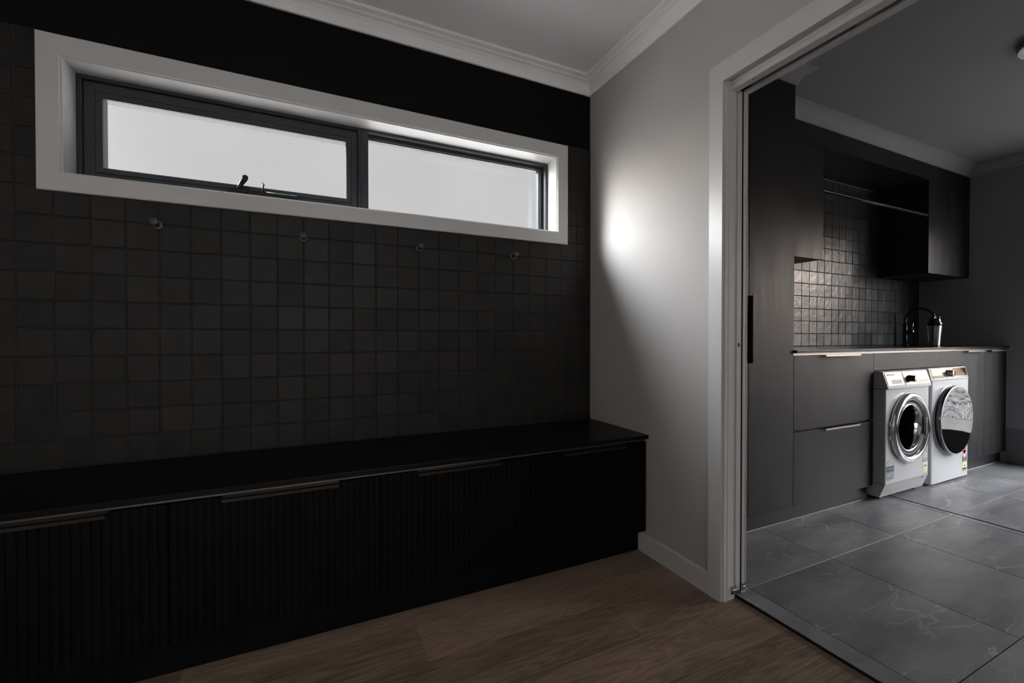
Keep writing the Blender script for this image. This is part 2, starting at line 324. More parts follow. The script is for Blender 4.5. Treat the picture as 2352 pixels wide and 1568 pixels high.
def sweep(path, prof, mb, mat, closed=True):
    """path CCW (interior to the left) list of (x,y); prof list of (out, z)"""
    n = len(path); offs = []
    for i in range(n):
        p0, p1, p2 = Vector(path[i-1]), Vector(path[i]), Vector(path[(i+1) % n])
        d1 = (p1-p0).normalized(); d2 = (p2-p1).normalized()
        n1 = Vector((-d1.y, d1.x)); n2 = Vector((-d2.y, d2.x))
        b = (n1+n2); b = b/max(b.dot(n1), 1e-6); offs.append(b)
    vs = []
    for i in range(n):
        for (o, z) in prof: vs.append((path[i][0]+offs[i].x*o, path[i][1]+offs[i].y*o, z))
    k = len(prof); fs = []
    for i in range(n):
        j = (i+1) % n
        for a in range(k-1): fs.append((i*k+a, j*k+a, j*k+a+1, i*k+a+1))
    return mb.add(vs, fs, mat)

# ------------------------------------------------------------------ key dimensions
W = 1.480; YN = 2.100; CZ = 2.520; FL = 0.012
XF = 5.230; DF = 1.520; YK = 1.553; YU = 1.750; XW, YS = -2.240, -2.40
WX0, WX1, WZ0, WZ1 = -.805, 1.254, 1.632, 2.054      # hall window opening
LXW = 1.606; LYS = -1.30                              # laundry west wall face, south wall

# ------------------------------------------------------------------ shell
struct(MB().box(XW-.12, 1.5535, YS-.12, 2.30, -.12, 0).obj('floor', mat='wood'))
struct(MB().box(1.5545, XF+.14, LYS-.12, 2.30, -.12, .003).obj('floor_laundry_bed', mat='groutf')).name = 'floor_laundry_bed'
fm = MB()
xs = [1.5575, 1.643, 2.213, 2.780, 3.378, 3.430]; xs2 = [3.444, 4.080, 4.650, 5.228]
ys = [-1.30, -.586, .009, .603, 1.198, 1.553, 2.1]
g_ = .0016
for seq in (xs, xs2):
    for i in range(len(seq)-1):
        for j in range(len(ys)-1):
            x0, x1, y0, y1 = seq[i]+g_, seq[i+1]-g_, ys[j]+g_, ys[j+1]-g_
            h = .0008; z0 = .0; zt = FL
            vs = [(x0, y0, z0), (x1, y0, z0), (x1, y1, z0), (x0, y1, z0), (x0, y0, zt-h), (x1, y0, zt-h), (x1, y1, zt-h), (x0, y1, zt-h), (x0+h, y0+h, zt), (x1-h, y0+h, zt), (x1-h, y1-h, zt), (x0+h, y1-h, zt)]
            fm.add(vs, [(0, 1, 5, 4), (1, 2, 6, 5), (2, 3, 7, 6), (3, 0, 4, 7), (4, 5, 9, 8), (5, 6, 10, 9), (6, 7, 11, 10), (7, 4, 8, 11), (8, 9, 10, 11)], 'ftile')
struct(fm.obj('floor_laundry'))
struct(MB().box(XW-.12, 1.55, YS-.12, 2.30, CZ, CZ+.12).obj('ceiling', mat='ceil'))
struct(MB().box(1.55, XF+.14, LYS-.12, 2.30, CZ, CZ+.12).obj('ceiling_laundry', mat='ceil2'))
# hall north wall with the window opening
nw = MB(); T = 2.262
nw.box(XW-.12, WX0, YN, T, 0, CZ, 'blackpaint').box(WX1, 1.55, YN, T, 0, CZ, 'blackpaint').box(WX0, WX1, YN, T, 0, WZ0, 'blackpaint').box(WX0, WX1, YN, T, WZ1, CZ, 'blackpaint')
struct(nw.obj('wall_north'))
struct(MB().box(1.55, XF+.14, YN, T, 0, CZ).obj('wall_laundry_north', mat='wall_laundry'))
# hall west + south walls
VY0, VY1, VZ0, VZ1 = -2.15, -.75, .75, 2.15
struct(MB().box(XW-.12, XW, VY1, 2.30, 0, CZ).box(XW-.12, XW, YS, VY0, 0, CZ).box(XW-.12, XW, VY0, VY1, 0, VZ0).box(XW-.12, XW, VY0, VY1, VZ1, CZ).obj('wall_west', mat='wallunseen'))
w3 = senf('added_window_west', (XW, (VY0+VY1)/2, VZ0)); f3 = MB()  # added window out of view, brings extra light into the hall
f3.box(XW-.09, XW-.03, VY0, VY0+.05, VZ0, VZ1, 'blackframe').box(XW-.09, XW-.03, VY1-.05, VY1, VZ0, VZ1, 'blackframe').box(XW-.09, XW-.03, VY0+.05, VY1-.05, VZ0, VZ0+.05, 'blackframe').box(XW-.09, XW-.03, VY0+.05, VY1-.05, VZ1-.05, VZ1, 'blackframe')
f3.obj('window_frame', w3); MB().box(XW-.062, XW-.058, VY0+.05, VY1-.05, VZ0+.05, VZ1-.05, 'glass').obj('pane', w3)
SX0, SX1, SZ0, SZ1 = .15, 1.25, 1.55, 2.25
sw = MB()
sw.box(XW-.12, SX0, YS-.12, YS, 0, CZ, 'wallunseen').box(SX1, W+.12, YS-.12, YS, 0, CZ, 'wallunseen').box(SX0, SX1, YS-.12, YS, 0, SZ0, 'wallunseen').box(SX0, SX1, YS-.12, YS, SZ1, CZ, 'wallunseen')
struct(sw.obj('wall_south'))
# east wall: two skins round the door cavity, plus the part over and past the opening
OY0, OY1, OZ = .22, 1.19, 2.056
ew = MB()
ew.box(W, 1.535, OY1+.018, YN, 0, CZ, 'wall').box(1.590, LXW, OY1+.018, YN, 0, CZ, 'wall_laundry')
ew.box(W, LXW, OY0-.018, OY1+.018, OZ+.045, CZ, 'wall')
ew.box(W, LXW, YS, OY0-.018, 0, CZ, 'wall').box(1.535, 1.590, OY1+.018, YN, OZ+.045, CZ, 'wall')
struct(ew.obj('wall_east'))
# laundry walls
DY0, DY1, DZ = -.85, 1.27, 2.10
le = MB()
le.box(XF, XF+.13, DY1, 2.10, 0, CZ, 'wall_laundry').box(XF, XF+.13, LYS, DY0, 0, CZ, 'wall_laundry').box(XF, XF+.13, DY0, DY1, DZ, CZ, 'wall_laundry')
struct(le.obj('wall_laundry_east'))
struct(MB().box(LXW, XF+.13, LYS-.12, LYS, 0, CZ).obj('wall_laundry_south', mat='wall_laundry'))

# cornices
prof = [(0, CZ-.080), (.010, CZ-.080), (.013, CZ-.070), (.016, CZ-.058), (.024, CZ-.040), (.036, CZ-.027), (.050, CZ-.021), (.053, CZ-.016), (.070, CZ-.011), (.075, CZ-.010), (.075, CZ-.002), (.0785, CZ-.002), (.0785, CZ)]
struct(sweep([(XW, YS), (W, YS), (W, YN), (XW, YN)], prof, MB(), 'cornice').obj('trim_1'), 'white cove cornice round the hall ceiling')
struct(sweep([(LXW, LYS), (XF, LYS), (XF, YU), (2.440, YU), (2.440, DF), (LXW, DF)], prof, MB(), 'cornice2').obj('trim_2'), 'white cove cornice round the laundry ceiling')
# skirtings
bb = MB().prism([(W, 0), (W-.013, 0), (W-.013, .084), (W-.010, .090), (W, .091)], 'y', 1.256, 1.672, 'trim')
bb.prism([(W, 0), (W-.013, 0), (W-.013, .084), (W-.010, .090), (W, .091)], 'y', YS, OY0-.066, 'trim')
struct(bb.obj('baseboard_east'))
struct(MB().box(XF-.010, XF, DY1+.06, DF-.005, FL, .292, 'ftile', b=.001).obj('baseboard_laundry_east'), 'dark tiled skirting under the grey laundry wall')

# ------------------------------------------------------------------ handmade wall tiles
def tile_field(x0, x1, z0, z1, gx, gz, p, yw, th, mat, gmat, hole=None, name='', seed=1, tilt=.0007, xmaxcut=None):
    rnd = random.Random(seed); mb = MB()
    i0 = math.floor((x0-gx)/p)
    nx = int((x1-x0)/p)+3; nz = int((z1-z0)/p)+3
    for i in range(i0, i0+nx):
        for j in range(-1, nz):
            a0, a1 = gx+i*p, gx+(i+1)*p; b0, b1 = gz+j*p, gz+(j+1)*p
            a0, a1, b0, b1 = max(a0, x0), min(a1, x1), max(b0, z0), min(b1, z1)
            if a1-a0 < .012 or b1-b0 < .012: continue
            if hole and a1 > hole[0] and a0 < hole[1] and b1 > hole[2] and b0 < hole[3]: continue
            gp = .0012; a0 += gp+rnd.uniform(0, .0006); a1 -= gp+rnd.uniform(0, .0006); b0 += gp+rnd.uniform(0, .0006); b1 -= gp+rnd.uniform(0, .0006)
            e = .0022; tx, tz, dd = rnd.gauss(0, tilt), rnd.gauss(0, tilt), rnd.uniform(-.0005, .0005)
            def yf(u, w): return yw-th+dd+tx*u+tz*w
            vs = [(a0, yw, b0), (a1, yw, b0), (a1, yw, b1), (a0, yw, b1)]
            vs += [(a0, yw-th*.72, b0), (a1, yw-th*.72, b0), (a1, yw-th*.72, b1), (a0, yw-th*.72, b1)]
            vs += [(a0+e, yf(-1, -1), b0+e), (a1-e, yf(1, -1), b0+e), (a1-e, yf(1, 1), b1-e), (a0+e, yf(-1, 1), b1-e)]
            mb.add(vs, [(0, 1, 5, 4), (1, 2, 6, 5), (2, 3, 7, 6), (3, 0, 4, 7), (4, 5, 9, 8), (5, 6, 10, 9), (6, 7, 11, 10), (7, 4, 8, 11), (8, 9, 10, 11)], mat)
    # grout bed as pieces round the hole
    gy0 = yw-th*.62
    if hole:
        hx0, hx1, hz0, hz1 = hole
        hx0, hx1, hz0, hz1 = hx0-.02, hx1+.02, hz0-.02, hz1+.02
        mb.box(x0, hx0, gy0, yw, z0, z1, gmat).box(hx1, x1, gy0, yw, z0, z1, gmat).box(hx0, hx1, gy0, yw, z0, hz0, gmat)
        if z1 > hz1: mb.box(hx0, hx1, gy0, yw, hz1, z1, gmat)
    else: mb.box(x0, x1, gy0, yw, z0, z1, gmat)
    return struct(mb.obj(name))
tile_field(XW, W, .577, 2.131, .1772, .5785, .10040, YN, .007, 'zell', 'grout', hole=(WX0, WX1, WZ0, WZ1), name='wall_north_tiles', seed=3, tilt=.00035)
tile_field(2.452, XF, .974, 2.31, 3.349, .980, .0975, YN, .008, 'zell2', 'groutb', name='wall_laundry_north_tiles', seed=5, tilt=.0004)

# ------------------------------------------------------------------ hall window
w1 = senf('window_1', ((WX0+WX1)/2, YN, WZ0)); w1['label'] = 'long high window with dark frame and wide pale casing'
def ringbox(mb, ox0, ox1, oz0, oz1, ix0, ix1, iz0, iz1, y0, y1, mat, b=0):
    mb.box(ox0, ix0, y0, y1, oz0, oz1, mat, b).box(ix1, ox1, y0, y1, oz0, oz1, mat, b)
    mb.box(ix0, ix1, y0, y1, oz0, iz0, mat, b).box(ix0, ix1, y0, y1, iz1, oz1, mat, b); return mb
def picframe(mb, o, i, yf, yb, mat, bev=.002):
    """mitred flat picture frame, o/i = (x0,x1,z0,z1), front face at yf"""
    def c(q, d, y): return [(q[0]+d, y, q[2]+d), (q[1]-d, y, q[2]+d), (q[1]-d, y, q[3]-d), (q[0]+d, y, q[3]-d)]
    rings = [c(o, 0, yb), c(o, 0, yf+bev), c(o, bev, yf), c(i, -bev, yf), c(i, 0, yf+bev), c(i, 0, yb)]
    vs = [p for r in rings for p in r]; fs = []
    for k in range(len(rings)-1):
        for a in range(4): fs.append((k*4+a, k*4+(a+1) % 4, (k+1)*4+(a+1) % 4, (k+1)*4+a))
    for a in range(4): fs.append((20+a, 20+(a+1) % 4, (a+1) % 4, a))
    return mb.add(vs, fs, mat)
cs = MB()
picframe(cs, (-.866, 1.317, 1.569, 2.123), (WX0+.003, WX1-.003, WZ0+.003, WZ1-.003), 2.078, YN, 'trim', .003)
cs.obj('casing', w1)
# reveal: stepped timber lining between casing and frame
rv = MB()
picframe(rv, (WX0-.012, WX1+.012, WZ0-.012, WZ1+.012), (WX0+.008, WX1-.008, WZ0+.008, WZ1-.008), 2.086, 2.20, 'trim', .0025)
rv.obj('reveal', w1)
FY = 2.184
fr = MB()
ix0, ix1, iz0, iz1 = WX0+.008, WX1-.008, WZ0+.008, WZ1-.008
picframe(fr, (ix0, ix1, iz0, iz1), (ix0+.016, ix1-.016, iz0+.014, iz1-.014), FY, FY+.075, 'blackframe', .0015)
picframe(fr, (ix0+.010, ix1-.010, iz0+.010, iz1-.010), (ix0+.034, ix1-.034, iz0+.030, iz1-.030), FY+.030, FY+.080, 'blackframe', .002)
fr.obj('window_frame', w1)
MB().box(.211, .258, FY+.002, FY+.080, iz0+.010, iz1-.012, 'blackframe', .002).box(.222, .232, FY-.004, FY+.01, iz0+.012, iz1-.014, 'blackframe', .002).obj('mullion', w1)
sh = MB()
SX = (-.783, .211, WZ0+.020, 2.032)
picframe(sh, SX, (-.722, .157, 1.705, 1.970), FY+.012, FY+.055, 'blackframe', .004)
picframe(sh, (-.745, .182, 1.682, 1.995), (-.7225, .1575, 1.7045, 1.9705), FY+.006, FY+.03, 'blackframe', .003)
s_ = sh.obj('sash', w1)
wd = MB()
wd.box(-.315, -.045, FY-.016, FY+.008, 1.655, 1.682, 'blackhard', .005)
wd.box(-.275, -.235, FY-.024, FY, 1.668, 1.690, 'blackhard', .004)
wd.tube([(-.272, FY-.020, 1.682), (-.262, FY-.026, 1.700), (-.246, FY-.034, 1.722)], [.008, .009, .011], mat='blackhard')
wd.lathe([(0, -.0), (.011, .001), (.012, .004), (.011, .008), (0, .0085)], (-.246, FY-.045, 1.724), 'y', 20, 'blackhard')
wd.tube([(-.181, FY-.008, 1.680), (-.183, FY-.016, 1.696), (-.179, FY-.014, 1.712), (-.187, FY-.012, 1.720)], .0032, mat='blackhard')
wd.tube([(-.170, FY-.018, 1.680), (-.05, FY-.018, 1.680)], .0016, mat='alu')
wd.obj('winder', s_)
MB().box(-.723, .158, FY+.0520, FY+.0552, 1.704, 1.971, 'glass').obj('pane', s_)
bd = MB(); picframe(bd, (.256, ix1-.030, iz0+.026, iz1-.026), (.262, ix1-.040, iz0+.034, iz1-.034), FY+.038, FY+.07, 'blackframe', .002)
bd.obj('glazing_bead', w1)
MB().box(.2585, ix1-.033, FY+.0768, FY+.0800, iz0+.029, iz1-.029, 'glass').obj('pane', w1)

# added south window: unseen opening behind the camera, put in to light the hall
w2 = senf('added_window_south', ((SX0+SX1)/2, YS, SZ0))
f2 = MB(); ringbox(f2, SX0, SX1, SZ0, SZ1, SX0+.05, SX1-.05, SZ0+.05, SZ1-.05, YS-.09, YS-.03, 'blackframe')
f2.box((SX0+SX1)/2-.025, (SX0+SX1)/2+.025, YS-.09, YS-.03, SZ0+.05, SZ1-.05, 'blackframe'); f2.obj('window_frame', w2)
MB().box(SX0+.05, SX1-.05, YS-.062, YS-.058, SZ0+.05, SZ1-.05, 'glass').obj('pane', w2)

# ------------------------------------------------------------------ cavity slider doorway
d1 = senf('door_1', (W, OY1, 0)); d1['label'] = 'pale cavity sliding doorway between hall and laundry'
ca = MB()
def casing_L(mb, x0, x1, yi, yo, zi, zo, yfar):
    # near-side leg, head, far leg with mitred look
    mb.prism([(yi, 0), (yo, 0), (yo, zo), (yi, zi)], 'x', x0, x1, 'trim')
    mb.prism([(yi, zi), (yo, zo), (yfar-.063, zo), (yfar, zi)], 'x', x0, x1, 'trim')
    mb.prism([(yfar, 0), (yfar, zi), (yfar-.063, zo), (yfar-.063, 0)], 'x', x0, x1, 'trim')
casing_L(ca, W-.014, W+.001, 1.1955, 1.2570, 2.050, 2.127, OY0-.006)
ca.obj('casing', d1, bevel=.002)
cb = MB(); casing_L(cb, LXW-.001, LXW+.012, 1.1975, 1.2570, 2.040, 2.110, OY0-.008); cb.obj('casing', d1, bevel=.002)
jb = MB()
jb.box(W-.002, 1.541, OY1, OY1+.020, FL*0, OZ, 'trimedge', .0015).box(1.584, LXW+.002, OY1, OY1+.020, FL, OZ, 'trimedge', .0015)
jb.box(W+.018, W+.0205, OY1-.0012, OY1+.002, 0, OZ, 'trimedge').box(1.538, 1.5415, OY1-.002, OY1+.002, .06, OZ, 'silic').box(1.6015, 1.604, OY1-.0016, OY1+.002, FL, OZ, 'silic')
jb.box(W-.002, LXW+.002, OY0-.020, OY0, .0, OZ, 'trimedge', .0015)
jb.obj('jamb', d1)
MB().box(1.5418, 1.5492, OY1+.003, OY1+.009, .02, OZ-.004, 'dark').box(1.5778, 1.5835, OY1+.003, OY1+.009, .02, OZ-.004, 'dark').obj('dark_gap_brush', d1)  # dark brush strips added to darken the gaps beside the door leaf
hd = MB()
hd.box(W-.002, LXW+.002, OY0-.018, OY1+.018, OZ, OZ+.045, 'trimedge', .001)
hd.box(1.506, 1.541, OY0, OY1+.001, 2.022, OZ+.002, 'trimedge', .0015)
hd.box(1.504, 1.507, OY0, OY1+.001, 2.042, OZ+.002, 'trimedge', .0006)
hd.box(1.584, LXW+.006, OY0, OY1+.001, 2.030, OZ+.002, 'trimedge', .0015)
hd.obj('head', d1)
tr_ = MB(); tr_.box(1.543, 1.582, OY0, OY1+.7, 2.050, OZ, 'satin').box(1.543, 1.5455, OY0, OY1+.02, 2.038, 2.052, 'satin').box(1.5795, 1.582, OY0, OY1+.02, 2.038, 2.052, 'satin')
tr_.obj('track', d1)
lf = MB(); lf.box(1.550, 1.577, OY1+.003, OY1+.87, .026, 2.036, 'trimedge', .0015); leaf = lf.obj('door_leaf', d1)
ll = MB(); ll.lathe([(0, -.0006), (.0072, -.0006), (.0080, .0006), (.0080, .003)], (1.5635, OY1+.003, 1.019), 'y', 28, 'blackhard'); ll.obj('latch', leaf)
for (gx, gz) in ((1.531, .040), (1.5905, .041)):
    gm = MB(); gm.box(gx-.011, gx+.011, OY1-.003, OY1, gz-.018, gz+.014, 'satin', .001).box(gx-.011, gx+.011, OY1-.012, OY1-.002, gz+.011, gz+.014, 'satin', .001)
    gm.lathe([(0, -.0045), (.0035, -.004), (.0048, -.0015), (.005, 0)], (gx, OY1-.003, gz-.002), 'y', 16, 'chrome'); gm.obj('door_guide', d1)
sc_ = MB().lathe([(0, -.001), (.0025, -.001), (.003, 0)], (1.520, 1.105, 2.0215), 'z', 12, 'blackhard'); sc_.obj('head_screw', d1)
# metal edge trim between oak and tile
th = MB().box(1.5535, 1.5575, OY0, OY1, -.002, FL-.0015, 'blackhard').box(1.5540, 1.5572, OY0, OY1, FL-.0015, FL+.0008, 'rail')
struct(th.obj('trim_3'), 'thin metal edge strip between oak floor and grey tiles')

# ------------------------------------------------------------------ bench seat in the hall
YC = 1.622
st = thing('hall_bench', 'long black bench slab running under the window', 'bench', ((XW+W)/2, 1.85, .558))
MB().box(XW+.001, W-.0005, 1.612, 2.093, .559, .5775, 'bench', .0012).obj('slab', st)
MB().box(XW+.001, W-.002, 1.634, 1.650, .5468, .559, 'bronze').obj('shadow_rail', st)
edges = [-2.238, -1.625, -1.008, -.391, .228, .840, 1.477]
labels = [None, 'black fluted bench cabinet furthest left, cut by the photo edge', 'black fluted bench cabinet at the left, its handle running to the photo edge',
          'black fluted bench cabinet second from the left, between two shadow gaps', 'black fluted bench cabinet under the second hook from the right', 'black fluted bench cabinet against the pale side wall']
def fluted_door(x0, x1, z0, z1, yf, mb, mat):
    pitch = .0222; n = max(1, round((x1-x0)/pitch)); p = (x1-x0)/n; pts = [(x0, yf+.018)]
    for i in range(n):
        a = x0+i*p
        pts += [(a+.0001, yf+.0045), (a+p*.22, yf+.0045), (a+p*.32, yf), (a+p*.86, yf), (a+p*.96, yf+.0045)]
    pts += [(x1, yf+.0045), (x1, yf+.018)]
    vs = [(x, y, z) for z in (z0, z1) for x, y in pts]; k = len(pts)
    mb.add(vs, [(i, (i+1) % k, k+(i+1) % k, k+i) for i in range(k)]+[list(range(k))[::-1], list(range(k, 2*k))], mat)
for i in range(1, 6):
    a, b = edges[i], edges[i+1]
    t = thing('bench_cabinet', labels[i], 'cabinet', ((a+b)/2, 1.86, .098), 'fluted cabinets under the bench')
    MB().box(a+.0005, b-.0005, 1.642, 2.091, .099, .5422, 'joinery').obj('body', t)
    dm = MB(); fluted_door(a+.002, b-.002, .112, .544, YC, dm, 'joinery'); dr = dm.obj('door', t)
    c = (a+b)/2; hm = MB()
    hm.box(c-.17, c+.17, 1.597, 1.640, .5442, .5462, 'bronzedark').box(c-.17, c+.17, 1.597, 1.599, .534, .5462, 'bronzedark')
    hm.obj('handle', dr)
kb = MB().box(XW+.001, W-.002, 1.670, 1.686, .0, .0985, 'joinery'); tag(kb.obj('kickboard'), 'flush black kickboard below the fluted bench cabinets, meeting the oak floor', 'kickboard')

# ------------------------------------------------------------------ coat hooks
hook_lab = ['small black peg hook furthest left on the tiles under the window', 'small black peg hook second from the left, just right of the window winder',
            'small black peg hook third from the left on the dark tiles', 'small black peg hook furthest right, nearest the pale side wall']
hx = [-.530, -.0245, .4815, .9800]; HZ = 1.4805
h0 = thing('coat_hook', hook_lab[0], 'hook', (hx[0], 2.0925, HZ), 'peg hooks in a row on the hall tiles')
bs = MB().lathe([(0, -.0068), (.0178, -.0068), (.0190, -.0058), (.0190, .0)], (hx[0], 2.0925, HZ), 'y', 36, 'hookmetal'); hb = bs.obj('backplate', h0)
pg = MB().tube([(hx[0], 2.0865, HZ), (hx[0], 2.050, HZ+.004)], .0088, 24, 'hookmetal')
pg.lathe([(0, -.005), (.0125, -.005), (.0137, -.004), (.0137, .003), (.0125, .004), (.0, .004)], (hx[0], 2.048, HZ+.004), 'y', 30, 'hookmetal')
hp = pg.obj('peg', h0)
for i in range(1, 4):
    r_ = h0.copy(); COL.objects.link(r_); r_.location = (hx[i], 2.0925, HZ); r_['label'] = hook_lab[i]
    for c in (hb, hp):
        k = c.copy(); COL.objects.link(k); k.parent = r_

# ------------------------------------------------------------------ laundry joinery
GL = 'laundry base cabinets'
TX = 2.438
tc_ = thing('tall_cabinet', 'tall dark cabinet beside the doorway, up to the cornice', 'cabinet', (2.0, 1.8, FL))
MB().box(LXW+.001, TX-.001, DF+.018, 2.091, .106, CZ-.002, 'lveneer').obj('body', tc_)
MB().box(LXW+.001, TX, DF, DF+.017, 2.353, CZ-.002, 'lveneer').obj('fascia', tc_)
da = MB().box(LXW+.004, 2.066, DF, DF+.017, .108, 2.349, 'lveneer', .0008).obj('door', tc_)
db = MB().box(2.069, TX-.0005, DF, DF+.017, .108, 2.349, 'lveneer', .0008).obj('door', tc_)
MB().box(2.060, 2.0685, DF-.024, DF+.010, .915, 1.265, 'blackhard', .0008).box(2.0605, 2.082, DF-.024, DF-.022, .915, 1.265, 'blackhard').obj('handle', db)

def lip(x0, x1, z, parent, y=DF):
    m_ = MB(); m_.box(x0, x1, y-.022, y+.012, z, z+.002, 'blackhard').box(x0, x1, y-.024, y-.0215, z-.007, z+.002, 'rail', .0005); return m_.obj('handle', parent)
dc = thing('drawer_cabinet', 'two-drawer dark cabinet left of the washing machine', 'cabinet', (2.84, 1.8, FL), GL)
MB().box(TX+.001, 3.243, DF+.018, 2.091, .106, .944, 'lveneer').obj('body', dc)
d_a = MB().box(TX+.003, 3.241, DF, DF+.017, .5285, .944, 'lveneer', .0008).obj('drawer', dc); lip(2.697, 3.053, .9445, d_a)
d_b = MB().box(TX+.003, 3.241, DF, DF+.017, .108, .5165, 'lveneer', .0008).obj('drawer', dc); lip(2.702, 3.050, .517, d_b)
fp = MB().box(3.2435, 4.4285, DF, DF+.018, .838, .944, 'lveneer', .0008); tag(fp.obj('apron_panel'), 'dark horizontal panel spanning above the washing machine and dryer', 'panel')
bc = thing('base_cabinet', 'two-door dark base cabinet right of the dryer, in the corner', 'cabinet', (4.83, 1.8, FL), GL)
MB().box(4.4295, XF-.001, DF+.018, 2.091, .106, .944, 'lveneer').obj('body', bc)
d_c = MB().box(4.431, 4.8225, DF, DF+.017, .108, .944, 'lveneer', .0008).obj('door', bc); lip(4.478, 4.758, .9445, d_c)
d_d = MB().box(4.8265, XF-.003, DF, DF+.017, .108, .944, 'lveneer', .0008).obj('door', bc); lip(4.880, 5.150, .9445, d_d)
for (a, b, lab) in ((LXW+.001, 3.242, 'dark kickboard under the tall and drawer cabinets, left of the washer'), (4.431, XF-.001, 'short dark kickboard under the corner base cabinet')):
    kt = thing('kickboard', lab, 'kickboard', ((a+b)/2, YK, FL), 'laundry kickboards')
    MB().box(a, b, YK, YK+.016, FL+.001, .1055, 'lkick').obj('board', kt); MB().box(a, b, YK-.003, YK+.001, FL+.0003, FL+.0035, 'silic').obj('sealant', kt)
# worktop, with a cut-out for the sink
ct = thing('worktop', 'glossy black worktop over the laundry cabinets', 'worktop', (3.83, 1.8, .958))
MB().box(TX+.001, XF-.0005, 1.503, 2.0915, .9605, .9765, 'ltop', .001).obj('slab', ct)
MB().box(TX+.001, XF-.001, DF+.002, DF+.022, .9470, .9605, 'rail').obj('finger_rail', ct)
# upper cabinets
UZ = 1.567
ul = thing('wall_cabinet', 'dark wall cabinet beside the tall cabinet, left of the open niche', 'cabinet', (2.775, 1.92, UZ), 'laundry wall cabinets')
MB().box(TX+.001, 3.110, YU+.018, 2.091, UZ+.001, 2.312, 'lveneer').obj('body', ul)
MB().box(TX+.002, 2.772, YU, YU+.017, UZ, 2.311, 'lveneer', .0008).obj('door', ul)
MB().box(2.775, 3.109, YU, YU+.017, UZ, 2.311, 'lveneer', .0008).obj('door', ul)
ur = thing('wall_cabinet', 'dark two-door wall cabinet in the far corner, right of the niche', 'cabinet', (4.875, 1.92, UZ), 'laundry wall cabinets')
MB().box(4.515, XF-.001, YU+.018, 2.091, UZ+.001, 2.312, 'lveneer').obj('body', ur)
MB().box(4.516, 4.864, YU, YU+.017, UZ, 2.311, 'lveneer', .0008).obj('door', ur)
MB().box(4.867, XF-.002, YU, YU+.017, UZ, 2.311, 'lveneer', .0008).obj('door', ur)
bk = MB().box(TX+.001, XF-.001, YU, 2.092, 2.315, CZ-.001, 'lveneer'); tag(bk.obj('bulkhead'), 'dark veneer bulkhead above the wall cabinets, under the cornice', 'bulkhead')
hr = thing('hanging_rail', 'thin hanging rail with a highlight strip across the open niche', 'rail', (3.81, 1.775, 2.03))
MB().prism([(YU+.010+.0065*math.cos(a), 2.031+.011*math.sin(a)) for a in [2*math.pi*k/16 for k in range(16)]], 'x', 3.110, 4.515, 'blackhard', True).obj('rod', hr)
MB().box(3.112, 4.513, YU+.0025, YU+.0042, 2.027, 2.033, 'alu').obj('highlight_strip', hr)  # bright strip stands in for the highlight along the dark rod

# ------------------------------------------------------------------ tap
TX0, TY0 = 4.835, 2.030
tp = thing('mixer_tap', 'slim black gooseneck mixer tap in front of the splashback', 'tap', (TX0, TY0, .977))
b_ = MB().lathe([(0, 0), (.026, 0), (.026, .006), (.0175, .009), (.0175, .135), (.0165, .138), (.0165, .185), (.012, .188), (.0, .188)], (TX0, TY0, .977), 'z', 30, 'gloss')
b_.obj('body', tp)
pts = [(TX0, TY0, 1.16), (TX0, TY0, 1.185)]
for k in range(0, 19):
    a = math.pi*k/18*0.955; rr = .102
    pts.append((TX0, TY0-rr+rr*math.cos(a), 1.198+rr*math.sin(a)))
pts.append((TX0, pts[-1][1]-.006, pts[-1][2]-.030))
e0 = pts[-1]
MB().tube(pts, .0095, 18, 'gloss').obj('spout', tp)
MB().tube([e0, (TX0, e0[1]-.002, e0[2]-.006), (TX0, e0[1]-.010, e0[2]-.055)], [.012, .0135, .0125], 18, 'gloss').obj('spray_head', tp)
lv = MB().tube([(TX0, TY0-.012, 1.100), (TX0, TY0-.058, 1.100)], .0115, 22, 'gloss')
lv.lathe([(0, -.004), (.0165, -.003), (.017, .002), (.0115, .006)], (TX0, TY0-.058, 1.100), 'y', 26, 'satin')
lv.tube([(TX0, TY0-.052, 1.108), (TX0, TY0-.056, 1.190)], .0032, 12, 'satin'); lv.obj('lever', tp)

# ------------------------------------------------------------------ shaker cup on the worktop
CX0, CY0 = 4.60, 1.750-.010
cu = thing('shaker_bottle', 'tapered steel shaker with a black flip lid on the worktop', 'shaker', (CX0, CY0, .9768))
zb = .9768
MB().lathe([(0, 0), (.030, 0), (.0335, .003), (.0345, .01), (.0465, .168), (.0475, .172), (.0475, .176)], (CX0, CY0, zb), 'z', 48, 'steel').obj('cup', cu)
mk = MB()
for k in range(9):
    z = zb+.022+k*.0155; r_c = .0346+(z-zb-.01)*.0760+.0004
    for s_k in range(4 if k % 2 else 3):
        a = R(-118+s_k*5.2); a2 = a+R(3.5)
        mk.add([(CX0+r_c*math.cos(a), CY0+r_c*math.sin(a), z), (CX0+r_c*math.cos(a2), CY0+r_c*math.sin(a2), z), (CX0+r_c*math.cos(a2), CY0+r_c*math.sin(a2), z+.0022), (CX0+r_c*math.cos(a), CY0+r_c*math.sin(a), z+.0022)], [(0, 1, 2, 3)], 'l_white')
mk.obj('measure_marks', cu)
ld = MB().lathe([(.0478, .166), (.0495, .168), (.0495, .186), (.0455, .192), (.0400, .204), (.0385, .220), (.036, .224), (0, .225)], (CX0, CY0, zb), 'z', 40, 'gloss'); lid = ld.obj('lid', cu)
sp = MB().lathe([(.0125, .222), (.0125, .238), (.010, .241), (0, .241)], (CX0-.014, CY0+.004, zb), 'z', 22, 'gloss')
sp.tube([(CX0+.022, CY0-.008, zb+.205), (CX0+.046, CY0-.012, zb+.232), (CX0+.072, CY0-.016, zb+.262)], [.0055, .004, .003], 12, 'gloss')
